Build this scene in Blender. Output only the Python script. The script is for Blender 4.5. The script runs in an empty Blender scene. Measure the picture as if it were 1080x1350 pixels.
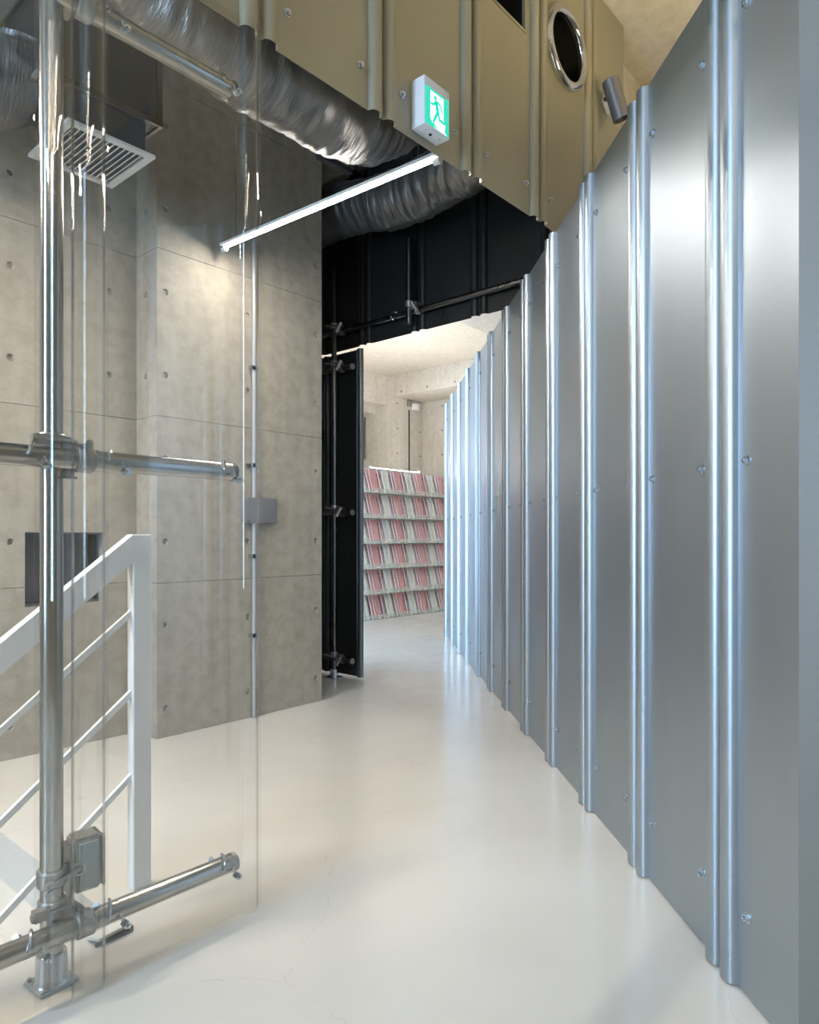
import bpy, bmesh, math, random
from mathutils import Vector, Matrix, noise

random.seed(7)
sc = bpy.context.scene
COL = sc.collection
R2 = math.sqrt(0.5)

# ------------------------------------------------------------------ camera
TH = math.radians(41.207)
cam = bpy.data.cameras.new('camera')
cam.sensor_fit = 'HORIZONTAL'
cam.sensor_width = 36.0
cam.lens = 36.0 * 920.0 / 1080.0
cam.shift_y = 32.0 / 1080.0
cam.clip_start = 0.02
cam_o = bpy.data.objects.new('camera', cam)
COL.objects.link(cam_o)
cam_o.location = (0, 0, 1.1)
cam_o.rotation_euler = (math.radians(90), 0, TH - math.radians(90))
sc.camera = cam_o

# ------------------------------------------------------------------ sky, exposure
world = bpy.data.worlds.new('sky')
sc.world = world
world.use_nodes = True
bg = world.node_tree.nodes['Background']
bg.inputs['Color'].default_value = (0.48, 0.72, 1.0, 1)
bg.inputs['Strength'].default_value = 27.0
sc.view_settings.view_transform = 'Standard'
sc.view_settings.look = 'None'
sc.view_settings.gamma = 1.0
sc.view_settings.use_curve_mapping = False
sc.view_settings.exposure = 0.0
sc.cycles.max_bounces = 8
sc.cycles.diffuse_bounces = 4
sc.cycles.glossy_bounces = 4
sc.cycles.adaptive_threshold = 0.03
sc.cycles.transparent_max_bounces = 24
sc.cycles.sample_clamp_indirect = 6.0


def portal(name, loc, rot, w, h):
    l = bpy.data.lights.new(name, 'AREA')
    l.shape = 'RECTANGLE'
    l.size = w
    l.size_y = h
    l.cycles.is_portal = True
    o = bpy.data.objects.new(name, l)
    COL.objects.link(o)
    o.location = loc
    o.rotation_euler = rot
    return o


# daylight enters through two windows: one behind the camera, one deep in the far room
portal('window_daylight_stair', (-2.86, 1.45, 2.2), (0, math.radians(-90), 0), 3.2, 1.1)
portal('window_daylight_far', (3.80, 5.66, 1.85), (0, math.radians(-90), 0), 3.5, 1.4)


# ------------------------------------------------------------------ helpers
def mat(name, color, rough=0.5, metal=0.0, spec=0.5, coat=0.0, emit=None, estr=0.0):
    m = bpy.data.materials.new(name)
    m.use_nodes = True
    b = m.node_tree.nodes['Principled BSDF']
    b.inputs['Base Color'].default_value = (*color, 1)
    b.inputs['Roughness'].default_value = rough
    b.inputs['Metallic'].default_value = metal
    b.inputs['Specular IOR Level'].default_value = spec
    b.inputs['Coat Weight'].default_value = coat
    if emit:
        b.inputs['Emission Color'].default_value = (*emit, 1)
        b.inputs['Emission Strength'].default_value = estr
    return m


def nodes(m):
    nt = m.node_tree
    return nt, nt.nodes['Principled BSDF']


def add(nt, kind, **kw):
    n = nt.nodes.new(kind)
    for k, v in kw.items():
        setattr(n, k, v)
    return n


def noise_tex(nt, scale, detail=4.0, rough=0.55, vec=None):
    n = add(nt, 'ShaderNodeTexNoise')
    n.inputs['Scale'].default_value = scale
    n.inputs['Detail'].default_value = detail
    n.inputs['Roughness'].default_value = rough
    if vec is not None:
        nt.links.new(vec, n.inputs['Vector'])
    return n


def coords(nt, scale=(1, 1, 1), world_pos=True):
    if world_pos:
        g = add(nt, 'ShaderNodeNewGeometry').outputs['Position']
    else:
        g = add(nt, 'ShaderNodeTexCoord').outputs['Object']
    mp = add(nt, 'ShaderNodeMapping')
    mp.inputs['Scale'].default_value = scale
    nt.links.new(g, mp.inputs['Vector'])
    return mp.outputs['Vector']


def ramp(nt, fac, stops):
    r = add(nt, 'ShaderNodeValToRGB')
    e = r.color_ramp.elements
    e[0].position, e[0].color = stops[0][0], (*stops[0][1], 1)
    e[1].position, e[1].color = stops[-1][0], (*stops[-1][1], 1)
    for p, c in stops[1:-1]:
        x = e.new(p)
        x.color = (*c, 1)
    nt.links.new(fac, r.inputs['Fac'])
    return r.outputs['Color']


def mixc(nt, a, b, fac, mode='MIX'):
    m = add(nt, 'ShaderNodeMix', data_type='RGBA', blend_type=mode)
    for sock, v in ((m.inputs[6], a), (m.inputs[7], b)):
        if hasattr(v, 'is_output'):
            nt.links.new(v, sock)
        else:
            sock.default_value = (*v, 1)
    if hasattr(fac, 'is_output'):
        nt.links.new(fac, m.inputs[0])
    else:
        m.inputs[0].default_value = fac
    return m.outputs[2]


def bump(nt, bsdf, h, strength, dist):
    b = add(nt, 'ShaderNodeBump')
    b.inputs['Strength'].default_value = strength
    b.inputs['Distance'].default_value = dist
    nt.links.new(h, b.inputs['Height'])
    nt.links.new(b.outputs['Normal'], bsdf.inputs['Normal'])


# ------------------------------------------------------------------ materials
def concrete(name, lo, hi, dark):
    m = mat(name, hi, 0.75, 0, 0.35)
    nt, b = nodes(m)
    v = coords(nt)
    n1 = noise_tex(nt, 1.6, 6, 0.6, v)
    n2 = noise_tex(nt, 14.0, 6, 0.65, v)
    vs = coords(nt, (7.0, 7.0, 0.5))
    n3 = noise_tex(nt, 1.5, 4, 0.5, vs)
    c1 = ramp(nt, n1.outputs['Fac'], [(0.3, lo), (0.7, hi)])
    c2 = mixc(nt, c1, ramp(nt, n2.outputs['Fac'], [(0.38, dark), (0.58, hi)]), 0.42)
    c3 = mixc(nt, c2, ramp(nt, n3.outputs['Fac'], [(0.35, lo), (0.65, hi)]), 0.35)
    nt.links.new(c3, b.inputs['Base Color'])
    bump(nt, b, n2.outputs['Fac'], 0.25, 0.004)
    return m


M = {}
M['concrete'] = concrete('fair_faced_concrete', (0.29, 0.255, 0.205), (0.40, 0.36, 0.30), (0.21, 0.18, 0.145))
M['concrete_pale'] = concrete('pale_concrete', (0.58, 0.54, 0.47), (0.72, 0.68, 0.61), (0.47, 0.43, 0.37))
M['concrete_ceiling'] = concrete('ceiling_concrete', (0.55, 0.50, 0.43), (0.67, 0.62, 0.54), (0.45, 0.40, 0.33))


def floor_mat():
    m = mat('white_epoxy_floor', (0.78, 0.745, 0.69), 0.2, 0, 0.5, 0.25)
    nt, b = nodes(m)
    b.inputs['Coat Roughness'].default_value = 0.12
    v = coords(nt)
    n1 = noise_tex(nt, 1.2, 5, 0.55, v)
    n2 = noise_tex(nt, 9.0, 5, 0.6, v)
    c = ramp(nt, n1.outputs['Fac'], [(0.3, (0.59, 0.555, 0.50)), (0.7, (0.66, 0.628, 0.572))])
    # hairline cracks: thin contour of a large voronoi, broken up by noise
    dv = add(nt, 'ShaderNodeVectorMath', operation='ADD')
    sc_n = add(nt, 'ShaderNodeVectorMath', operation='SCALE')
    sc_n.inputs['Scale'].default_value = 0.22
    nt.links.new(noise_tex(nt, 3.0, 5, 0.6, v).outputs['Color'], sc_n.inputs[0])
    nt.links.new(v, dv.inputs[0])
    nt.links.new(sc_n.outputs[0], dv.inputs[1])
    vo = add(nt, 'ShaderNodeTexVoronoi', feature='DISTANCE_TO_EDGE')
    vo.inputs['Scale'].default_value = 0.9
    nt.links.new(dv.outputs[0], vo.inputs['Vector'])
    lt = add(nt, 'ShaderNodeMath', operation='LESS_THAN')
    lt.inputs[1].default_value = 0.0022
    nt.links.new(vo.outputs['Distance'], lt.inputs[0])
    gt = add(nt, 'ShaderNodeMath', operation='GREATER_THAN')
    gt.inputs[1].default_value = 0.52
    nt.links.new(n2.outputs['Fac'], gt.inputs[0])
    mu = add(nt, 'ShaderNodeMath', operation='MULTIPLY')
    nt.links.new(lt.outputs[0], mu.inputs[0])
    nt.links.new(gt.outputs[0], mu.inputs[1])
    mu2 = add(nt, 'ShaderNodeMath', operation='MULTIPLY')
    mu2.inputs[1].default_value = 0.3
    nt.links.new(mu.outputs[0], mu2.inputs[0])
    nt.links.new(mixc(nt, c, (0.45, 0.41, 0.36), mu2.outputs[0]), b.inputs['Base Color'])
    rr = ramp(nt, n2.outputs['Fac'], [(0.3, (0.13,) * 3), (0.7, (0.24,) * 3)])
    nt.links.new(rr, b.inputs['Roughness'])
    n3 = noise_tex(nt, 5.0, 3, 0.5, v)
    bump(nt, b, n3.outputs['Fac'], 0.06, 0.02)
    return m


M['floor'] = floor_mat()


def steel(name, color, rough, metal=1.0, var=0.03):
    m = mat(name, color, rough, metal)
    nt, b = nodes(m)
    v = coords(nt, (1.0, 1.0, 0.15))
    n = noise_tex(nt, 6.0, 4, 0.5, v)
    nt.links.new(ramp(nt, n.outputs['Fac'], [(0.3, (rough - var,) * 3), (0.7, (rough + var,) * 3)]), b.inputs['Roughness'])
    return m


M['steel'] = steel('galvalume_sheet', (0.42, 0.465, 0.505), 0.44)
M['olive'] = steel('olive_sheet', (0.325, 0.302, 0.225), 0.42, 0.2)
M['black'] = steel('black_sheet', (0.020, 0.022, 0.023), 0.30, 0.25)
nodes(M['black'])[1].inputs['Specular IOR Level'].default_value = 0.8
M['black_lit'] = steel('black_sheet_lit_edge', (0.22, 0.235, 0.255), 0.36)  # paler copy of the black sheet, reflected light put into its colour
M['zinc'] = steel('zinc_pipe', (0.47, 0.455, 0.425), 0.22, 1.0, 0.05)
M['chrome'] = mat('chrome', (0.78, 0.78, 0.78), 0.1, 1.0)
M['bolt'] = mat('zinc_bolt', (0.62, 0.66, 0.70), 0.22, 1.0)
M['cast'] = mat('cast_clamp', (0.42, 0.41, 0.40), 0.38, 0.9)
M['darkpipe'] = steel('dark_pipe', (0.17, 0.165, 0.16), 0.28, 1.0)
M['end_grey'] = mat('grey_board', (0.17, 0.165, 0.15), 0.5)
M['conduit'] = mat('grey_conduit', (0.42, 0.42, 0.42), 0.4, 0.3)
M['white'] = mat('white_paint', (0.78, 0.775, 0.75), 0.4)
M['greybox'] = mat('grey_box', (0.17, 0.165, 0.175), 0.5)
M['rubber'] = mat('rubber_cap', (0.12, 0.12, 0.12), 0.6)
M['dark'] = mat('dark_inside', (0.010, 0.010, 0.012), 0.8)
M['grille'] = mat('grille_paint', (0.66, 0.64, 0.60), 0.5)
M['boxmetal'] = steel('plenum_metal', (0.18, 0.18, 0.18), 0.34, 0.85)
M['sign_white'] = mat('sign_housing', (0.82, 0.82, 0.85), 0.45)
M['sign_green'] = mat('sign_green', (0.0, 0.35, 0.27), 0.4, emit=(0.0, 0.62, 0.46), estr=0.9)
M['sign_lit'] = mat('sign_lit', (0.9, 0.95, 0.95), 0.4, emit=(0.85, 1.0, 0.97), estr=1.1)
M['lamp_metal'] = mat('lamp_grey', (0.15, 0.145, 0.155), 0.42, 0.4)
M['tube'] = mat('led_tube', (1, 1, 1), 0.3, emit=(1.0, 0.95, 0.87), estr=140.0)
M['fill_back'] = mat('fill_tube_back', (1, 1, 1), 0.3, emit=(1.0, 0.88, 0.72), estr=115.0)
M['tube_stair'] = mat('led_tube_stair', (1, 1, 1), 0.3, emit=(1.0, 0.91, 0.79), estr=470.0)
M['tube_warm'] = mat('led_tube_warm', (1, 1, 1), 0.3, emit=(1.0, 0.82, 0.46), estr=215.0)
M['bar'] = mat('led_bar_lens', (1, 1, 1), 0.3, emit=(1.0, 0.97, 0.94), estr=225.0)
M['fill_far'] = mat('fill_tube_far', (1, 1, 1), 0.3, emit=(1.0, 0.96, 0.92), estr=260.0)
M['fixture'] = mat('fixture_white', (0.75, 0.75, 0.74), 0.45)
M['pink'] = mat('pink_sheet', (0.80, 0.36, 0.40), 0.35)
M['pink_deep'] = mat('deep_pink_strip', (0.58, 0.17, 0.22), 0.35)
M['milk'] = mat('milky_sheet', (0.88, 0.855, 0.79), 0.4)
M['brass'] = mat('pale_clip', (0.72, 0.62, 0.45), 0.35, 0.3)
M['cable'] = mat('dark_cable', (0.03, 0.03, 0.03), 0.5)
M['glass_front'] = mat('glass_front', (0.25, 0.32, 0.32), 0.08, 0.0, 0.8)


def foil(name, scale):
    m = mat(name, (0.21, 0.205, 0.20), 0.33, 0.75)
    nt, b = nodes(m)
    n = noise_tex(nt, 3.0, 5, 0.6, coords(nt, scale))
    bump(nt, b, n.outputs['Fac'], 0.6, 0.025)
    return m


M['foil'] = foil('wrinkled_foil', (7.0, 1.4, 1.4))
M['foil_cross'] = foil('wrinkled_foil_cross', (1.4, 7.0, 1.4))


def clear(name, tint, ior=1.52, rough=0.015):
    m = bpy.data.materials.new(name)
    m.use_nodes = True
    nt = m.node_tree
    nt.nodes.remove(nt.nodes['Principled BSDF'])
    out = nt.nodes['Material Output']
    t = add(nt, 'ShaderNodeBsdfTransparent')
    t.inputs['Color'].default_value = (*tint, 1)
    g = add(nt, 'ShaderNodeBsdfGlossy')
    g.inputs['Roughness'].default_value = rough
    fr = add(nt, 'ShaderNodeFresnel')
    # the Fresnel node inverts the index on the inner face of the thin sheet; undo that so both faces mirror alike
    geo = add(nt, 'ShaderNodeNewGeometry')
    mr = add(nt, 'ShaderNodeMapRange')
    mr.inputs['To Min'].default_value = ior
    mr.inputs['To Max'].default_value = 1.0 / ior
    nt.links.new(geo.outputs['Backfacing'], mr.inputs['Value'])
    nt.links.new(mr.outputs['Result'], fr.inputs['IOR'])
    mx = add(nt, 'ShaderNodeMixShader')
    nt.links.new(fr.outputs[0], mx.inputs[0])
    nt.links.new(t.outputs[0], mx.inputs[1])
    nt.links.new(g.outputs[0], mx.inputs[2])
    nt.links.new(mx.outputs[0], out.inputs['Surface'])
    return m


M['clear'] = clear('clear_polycarbonate', (0.985, 0.985, 0.98))
M['clear_case'] = clear('clear_case_plastic', (0.97, 0.975, 0.97), 1.4, 0.1)


# ------------------------------------------------------------------ mesh builders
def finish(me, smooth=True, angle=35):
    if smooth:
        for p in me.polygons:
            p.use_smooth = True
        me.set_sharp_from_angle(angle=math.radians(angle))
    me.update()
    return me


def from_bm(name, bm, smooth=True, angle=35):
    bmesh.ops.recalc_face_normals(bm, faces=bm.faces)
    me = bpy.data.meshes.new(name)
    bm.to_mesh(me)
    bm.free()
    return finish(me, smooth, angle)


def b_box(bm, x0, x1, y0, y1, z0, z1, mtx=None):
    vs = [bm.verts.new((x, y, z)) for x in (x0, x1) for y in (y0, y1) for z in (z0, z1)]
    if mtx is not None:
        for v in vs:
            v.co = mtx @ v.co
    for f in ((0, 1, 3, 2), (4, 6, 7, 5), (0, 4, 5, 1), (2, 3, 7, 6), (0, 2, 6, 4), (1, 5, 7, 3)):
        bm.faces.new([vs[i] for i in f])
    return vs


def b_tube(bm, pts, r, seg=12, cap=True):
    pts = [Vector(p) for p in pts]
    n = len(pts)
    rad = r if isinstance(r, (list, tuple)) else [r] * n
    tang = []
    for i in range(n):
        a = pts[max(i - 1, 0)]
        b = pts[min(i + 1, n - 1)]
        tang.append((b - a).normalized())
    up = Vector((0, 0, 1)) if abs(tang[0].z) < 0.9 else Vector((1, 0, 0))
    side = tang[0].cross(up).normalized()
    rings = []
    for i in range(n):
        side = (side - tang[i] * side.dot(tang[i])).normalized()
        oth = tang[i].cross(side).normalized()
        rings.append([bm.verts.new(pts[i] + (side * math.cos(2 * math.pi * k / seg) + oth * math.sin(2 * math.pi * k / seg)) * rad[i]) for k in range(seg)])
    for i in range(n - 1):
        for k in range(seg):
            bm.faces.new((rings[i][k], rings[i][(k + 1) % seg], rings[i + 1][(k + 1) % seg], rings[i + 1][k]))
    if cap:
        bm.faces.new(rings[0][::-1])
        bm.faces.new(rings[-1])
    return rings


def b_torus(bm, c, axis, R, r, seg=28, rs=8, a0=0.0, a1=2 * math.pi):
    c = Vector(c)
    axis = Vector(axis).normalized()
    u = axis.cross(Vector((0, 0, 1)))
    if u.length < 0.01:
        u = axis.cross(Vector((1, 0, 0)))
    u.normalize()
    w = axis.cross(u).normalized()
    full = abs(a1 - a0 - 2 * math.pi) < 1e-4
    n = seg if full else seg + 1
    rings = []
    for i in range(n):
        a = a0 + (a1 - a0) * i / seg
        d = u * math.cos(a) + w * math.sin(a)
        rings.append([bm.verts.new(c + d * (R + r * math.cos(2 * math.pi * k / rs)) + axis * r * math.sin(2 * math.pi * k / rs)) for k in range(rs)])
    for i in range(n if full else n - 1):
        A, B = rings[i], rings[(i + 1) % n]
        for k in range(rs):
            bm.faces.new((A[k], A[(k + 1) % rs], B[(k + 1) % rs], B[k]))
    if not full:
        bm.faces.new(rings[0])
        bm.faces.new(rings[-1])


def box_mesh(x0, x1, y0, y1, z0, z1, bev=0.0):
    bm = bmesh.new()
    b_box(bm, x0, x1, y0, y1, z0, z1)
    if bev:
        bmesh.ops.bevel(bm, geom=bm.edges[:], offset=bev, segments=2, affect='EDGES', profile=0.6)
    return from_bm('box', bm, bool(bev), 50)


def tube_mesh(pts, r, seg=14, cap=True):
    bm = bmesh.new()
    b_tube(bm, pts, r, seg, cap)
    return from_bm('tube', bm)


def tag(o, label=None, cat=None, group=None, kind=None):
    if label:
        o['label'] = label
    if cat:
        o['category'] = cat
    if group:
        o['group'] = group
    if kind:
        o['kind'] = kind
    return o


def obj(name, me, m, parent=None, loc=None, rotz=0.0):
    """World-placed mesh object; parents keep the child where it was built."""
    o = bpy.data.objects.new(name, me)
    if m is not None and len(me.materials) == 0:
        me.materials.append(m)
    COL.objects.link(o)
    if loc is not None:
        o.location = loc
    o.rotation_euler = (0, 0, rotz)
    if parent is not None:
        o.parent = parent
        o.matrix_parent_inverse = wm(parent).inverted()
    return o


def wm(o):
    m = Matrix.LocRotScale(o.location, o.rotation_euler, o.scale)
    if o.parent is not None:
        m = wm(o.parent) @ o.matrix_parent_inverse @ m
    return m


def empty(name, loc, label, cat, group=None):
    o = bpy.data.objects.new(name, None)
    COL.objects.link(o)
    o.location = loc
    o.empty_display_size = 0.1
    return tag(o, label, cat, group)


def arc_bump(c, hw, dep, n=10):
    pts = []
    for i in range(n + 1):
        a = math.pi * i / n
        pts.append((c - hw * math.cos(a), -dep * math.sin(a) ** 0.8))
    return pts


HW, DEP, HALF, PITCH = 0.029, 0.026, 0.067, 0.53


def pair(c):
    return [c - 0.0375, c + 0.0375]


def corr_mesh(length, bumps, z0, z1, t=0.0015, x0=0.0):
    """Ribbed sheet: flat with half-round ribs standing out towards -y, ends at x0 and length."""
    prof = []
    prof.append((x0, 0.0))
    for c in bumps:
        for p in arc_bump(c, HW, DEP):
            if x0 < p[0] < length:
                prof.append(p)
    prof.append((length, 0.0))
    clean = [prof[0]]
    for p in prof[1:]:
        if (Vector(p) - Vector(clean[-1])).length > 1e-4:
            clean.append(p)
    prof = clean
    n = len(prof)
    back = []
    for i in range(n):
        a = Vector(prof[max(i - 1, 0)])
        b = Vector(prof[min(i + 1, n - 1)])
        d = (b - a).normalized()
        back.append((prof[i][0] - d.y * t, prof[i][1] + d.x * t))
    bm = bmesh.new()
    F0 = [bm.verts.new((p[0], p[1], z0)) for p in prof]
    F1 = [bm.verts.new((p[0], p[1], z1)) for p in prof]
    B0 = [bm.verts.new((p[0], p[1], z0)) for p in back]
    B1 = [bm.verts.new((p[0], p[1], z1)) for p in back]
    for i in range(n - 1):
        bm.faces.new((F0[i], F0[i + 1], F1[i + 1], F1[i]))
        bm.faces.new((B0[i + 1], B0[i], B1[i], B1[i + 1]))
        bm.faces.new((B0[i], B0[i + 1], F0[i + 1], F0[i]))
        bm.faces.new((F1[i], F1[i + 1], B1[i + 1], B1[i]))
    bm.faces.new((F0[0], F1[0], B1[0], B0[0]))
    bm.faces.new((F0[-1], B0[-1], B1[-1], F1[-1]))
    return from_bm('ribbed_sheet', bm, True, 40)


def bolt_mesh():
    """Hex head on a round washer, axis towards -y, base at y = 0."""
    bm = bmesh.new()
    def disc(r, y0, y1, n, off=0.0):
        a = [bm.verts.new((r * math.cos(2 * math.pi * k / n + off), y0, r * math.sin(2 * math.pi * k / n + off))) for k in range(n)]
        b = [bm.verts.new((r * math.cos(2 * math.pi * k / n + off), y1, r * math.sin(2 * math.pi * k / n + off))) for k in range(n)]
        for k in range(n):
            bm.faces.new((a[k], a[(k + 1) % n], b[(k + 1) % n], b[k]))
        bm.faces.new(b)
        bm.faces.new(a[::-1])
    disc(0.0125, 0.0, -0.0035, 14)
    disc(0.0095, -0.0035, -0.0115, 6, 0.3)
    disc(0.0045, -0.0115, -0.0155, 8)
    return from_bm('bolt', bm, False)


BOLT = bolt_mesh()
BOLT.materials.append(M['bolt'])


def bolt(parent, loc, rotz):
    return obj('bolt', BOLT, None, parent, loc, rotz)


def plate_mesh(w, h, holes, t=0.02, r=0.018, skip=None, joint=0.0013, depth=0.013):
    """Cast-concrete board face (local x right, z up, facing -y) with recessed tie holes and open joints round it."""
    bm = bmesh.new()
    cs = 0.032
    xs = {joint, w - joint}
    zs = {joint, h - joint}
    hs = []
    for (hx, hz) in holes:
        if cs + 0.004 < hx < w - cs - 0.004 and cs + 0.004 < hz < h - cs - 0.004:
            if skip and skip[0] - cs < hx < skip[1] + cs and skip[2] - cs < hz < skip[3] + cs:
                continue
            hs.append((hx, hz))
            xs.update((hx - cs, hx + cs))
            zs.update((hz - cs, hz + cs))
    if skip:
        xs.update((skip[0], skip[1]))
        zs.update((skip[2], skip[3]))
    xs = sorted(xs)
    zs = sorted(zs)
    V = {}
    def v(x, z, y=0.0):
        k = (round(x, 5), round(y, 5), round(z, 5))
        if k not in V:
            V[k] = bm.verts.new((x, y, z))
        return V[k]
    for i in range(len(xs) - 1):
        for j in range(len(zs) - 1):
            xa, xb, za, zb = xs[i], xs[i + 1], zs[j], zs[j + 1]
            cx, cz = (xa + xb) / 2, (za + zb) / 2
            if skip and skip[0] < cx < skip[1] and skip[2] < cz < skip[3]:
                continue
            hit = [q for q in hs if abs(q[0] - cx) < 1e-4 and abs(q[1] - cz) < 1e-4]
            if not hit:
                bm.faces.new((v(xa, za), v(xb, za), v(xb, zb), v(xa, zb)))
                continue
            n = 12
            ring = [v(cx + r * math.cos(2 * math.pi * (k + 0.5) / n), cz + r * math.sin(2 * math.pi * (k + 0.5) / n)) for k in range(n)]
            low = [v(cx + r * 0.8 * math.cos(2 * math.pi * (k + 0.5) / n), cz + r * 0.8 * math.sin(2 * math.pi * (k + 0.5) / n), depth) for k in range(n)]
            # corner order: right-top quadrant first
            cor = [v(xb, zb), v(xa, zb), v(xa, za), v(xb, za)]
            q = n // 4
            for c in range(4):
                k0 = c * q
                for k in range(q - 1):
                    bm.faces.new((ring[k0 + k], cor[c], ring[k0 + k + 1]))
                k1 = (k0 + q - 1) % n
                k2 = (k0 + q) % n
                bm.faces.new((ring[k1], cor[c], cor[(c + 1) % 4], ring[k2]))
            for k in range(n):
                bm.faces.new((ring[k], ring[(k + 1) % n], low[(k + 1) % n], low[k]))
            bm.faces.new(low)
    # outer edges go back to the backing wall
    edges = [e for e in bm.edges if len(e.link_faces) == 1]
    ret = bmesh.ops.extrude_edge_only(bm, edges=edges)
    for g in ret['geom']:
        if isinstance(g, bmesh.types.BMVert):
            g.co.y = t
    return from_bm('concrete_board', bm, True, 30)


# ================================================================== THE SETTING
H = 4.0
# ------------------------------------------------------------------ floor with stair opening
SX0, SX1, SY0, SY1 = -1.3, 0.95, 2.04, 3.74


def floor_mesh():
    bm = bmesh.new()
    X = [-3.1, SX0, SX1, 10.4]
    Y = [-3.1, SY0, SY1, 9.6]
    for i in range(3):
        for j in range(3):
            if i == 1 and j == 1:
                continue
            vs = [bm.verts.new(p) for p in ((X[i], Y[j], 0), (X[i + 1], Y[j], 0), (X[i + 1], Y[j + 1], 0), (X[i], Y[j + 1], 0))]
            bm.faces.new(vs)
    bmesh.ops.remove_doubles(bm, verts=bm.verts, dist=1e-5)
    ret = bmesh.ops.extrude_face_region(bm, geom=bm.faces[:])
    for g in ret['geom']:
        if isinstance(g, bmesh.types.BMVert):
            g.co.z = -0.2
    return from_bm('floor', bm, False)


tag(obj('floor', floor_mesh(), M['floor']), 'glossy cream white epoxy floor with hairline cracks', 'floor', kind='structure')
tag(obj('ceiling', box_mesh(-3.1, 10.4, -3.1, 9.6, H, H + 0.2), M['concrete_ceiling']), 'raw concrete slab ceiling high above the steel walls', 'ceiling', kind='structure')

# ------------------------------------------------------------------ concrete wall on the left, with a wall recess
LIFT = 0.91
JZ = [-0.065 + LIFT * k for k in range(6)]


def board_wall(parent, u0, u1, cuts, hole_us, place, rotz, opening=None, zmax=H, m='concrete', t=0.02):
    """Concrete boards between the cuts (u) and lift joints (z). place(u, z) gives the world position of a board's lower left corner."""
    us = [u0] + cuts + [u1]
    for i in range(len(us) - 1):
        for k in range(len(JZ)):
            za = max(0.0, JZ[k])
            zb = min(zmax, JZ[k] + LIFT)
            if zb - za < 0.05:
                continue
            w, h = us[i + 1] - us[i], zb - za
            hol = [(u - us[i], JZ[k] + dz - za) for u in hole_us for dz in (0.226, 0.68)]
            sk = None
            if opening and us[i] <= opening[0] and opening[1] <= us[i + 1] and opening[2] < zb and opening[3] > za:
                sk = (opening[0] - us[i], opening[1] - us[i], max(opening[2], za) - za if opening[2] > za else 0.0013, min(opening[3], zb) - za if opening[3] < zb else h - 0.0013)
            obj('concrete_board', plate_mesh(w, h, hol, t=t, skip=sk), M[m], parent, place(us[i], za), rotz)


def multi_box(boxes):
    bm = bmesh.new()
    for b in boxes:
        b_box(bm, *b)
    return from_bm('walls', bm, False)


# the recess in the left wall: X 1.356..1.755, z 0.74..1.12
NX0, NX1, NZ0, NZ1 = 1.356, 1.755, 0.745, 1.12
wl = obj('wall_left', multi_box([(-3.0, NX0, 3.76, 3.98, -2.4, H), (NX1, 1.96, 3.76, 3.98, -2.4, H), (NX0, NX1, 3.76, 3.98, -2.4, NZ0), (NX0, NX1, 3.76, 3.98, NZ1, H)]), M['concrete'])
tag(wl, 'grey board-marked concrete wall beyond the white stair railing', 'wall', kind='structure')
board_wall(wl, -2.8, 1.94, [-1.6, -0.4, 0.8], [1.785 - 0.495 * k for k in range(9)], lambda u, z: (u, 3.74, z), 0.0, (NX0, NX1, NZ0, NZ1))
nb = bmesh.new()
b_box(nb, NX0 - 0.01, NX1 + 0.01, 3.90, 3.92, NZ0 - 0.01, NZ1 + 0.01)
obj('recess_back', from_bm('recess', nb, False), M['greybox'], wl)
nf = bmesh.new()
for (a, b, c, d) in ((NX0, NX0 + 0.012, NZ0, NZ1), (NX1 - 0.012, NX1, NZ0, NZ1), (NX0 + 0.012, NX1 - 0.012, NZ0, NZ0 + 0.012), (NX0 + 0.012, NX1 - 0.012, NZ1 - 0.012, NZ1), (1.545, 1.56, NZ0 + 0.012, NZ1 - 0.012)):
    b_box(nf, a, b, 3.80, 3.90, c, d)
obj('recess_frame', from_bm('recess_frame', nf, False), M['boxmetal'], wl)

wp = obj('wall_pier', multi_box([(1.96, 3.105, 3.536, 4.7, 0, H)]), M['concrete'])
tag(wp, 'concrete pier with tie holes standing in front of the black steel panels', 'wall', kind='structure')
board_wall(wp, 1.94, 3.125, [], [1.99, 2.53, 3.07], lambda u, z: (u, 3.516, z), 0.0)
# left flank of the pier, facing -X: local x runs towards -Y
board_wall(wp, 0.0, 0.225, [], [0.105], lambda u, z: (1.94, 3.741 - u, z), math.radians(-90))
board_wall(wp, 0.0, 1.2, [], [0.2, 0.74], lambda u, z: (3.125, 3.516 + u, z), math.radians(90))

# ------------------------------------------------------------------ steel panel wall on the right
C0 = 1.29
WT = 2.545


def rw(s, off=0.0):
    """Point on the right wall at distance s along it; off stands out towards the corridor."""
    x = s * R2 + C0 / 2 - off * R2
    y = s * R2 - C0 / 2 + off * R2
    return Vector((x, y, 0))


RP = 0.5365
S0 = 1.711
rot_r = math.radians(-135)
wr = bpy.data.objects.new('wall_right', None)
COL.objects.link(wr)
wr.location = rw(4.5)
tag(wr, 'long ribbed galvanised steel partition running down the right side', 'wall', kind='structure')
full = corr_mesh(RP, pair(HALF), 0.006, WT)
full.materials.append(M['steel'])
near = corr_mesh(S0 + HALF - 1.407, pair(HALF), 0.006, WT)
near.materials.append(M['steel'])
for k in range(12):
    s = S0 + RP * k
    p = rw(s + HALF)
    pn = obj('steel_panel', near if k == 0 else full, None, wr, p, rot_r)
    for z in (0.195, 1.28, 2.365):
        bolt(pn, rw(s - HALF - 0.045) + Vector((0, 0, z)), rot_r)
        if k < 11:
            bolt(pn, rw(s + HALF + 0.042, 0.0) + Vector((0, 0, z)), rot_r)
# plain end sheet closing the near end of the partition, and the posts that carry the sheets
pe = rw(1.407)
bm = bmesh.new()
b_box(bm, pe.x, pe.x + 0.0015, pe.y - 1.6, pe.y, 0.006, 3.1)
obj('end_board', from_bm('end_board', bm, False), M['end_grey'], wr)
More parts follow.
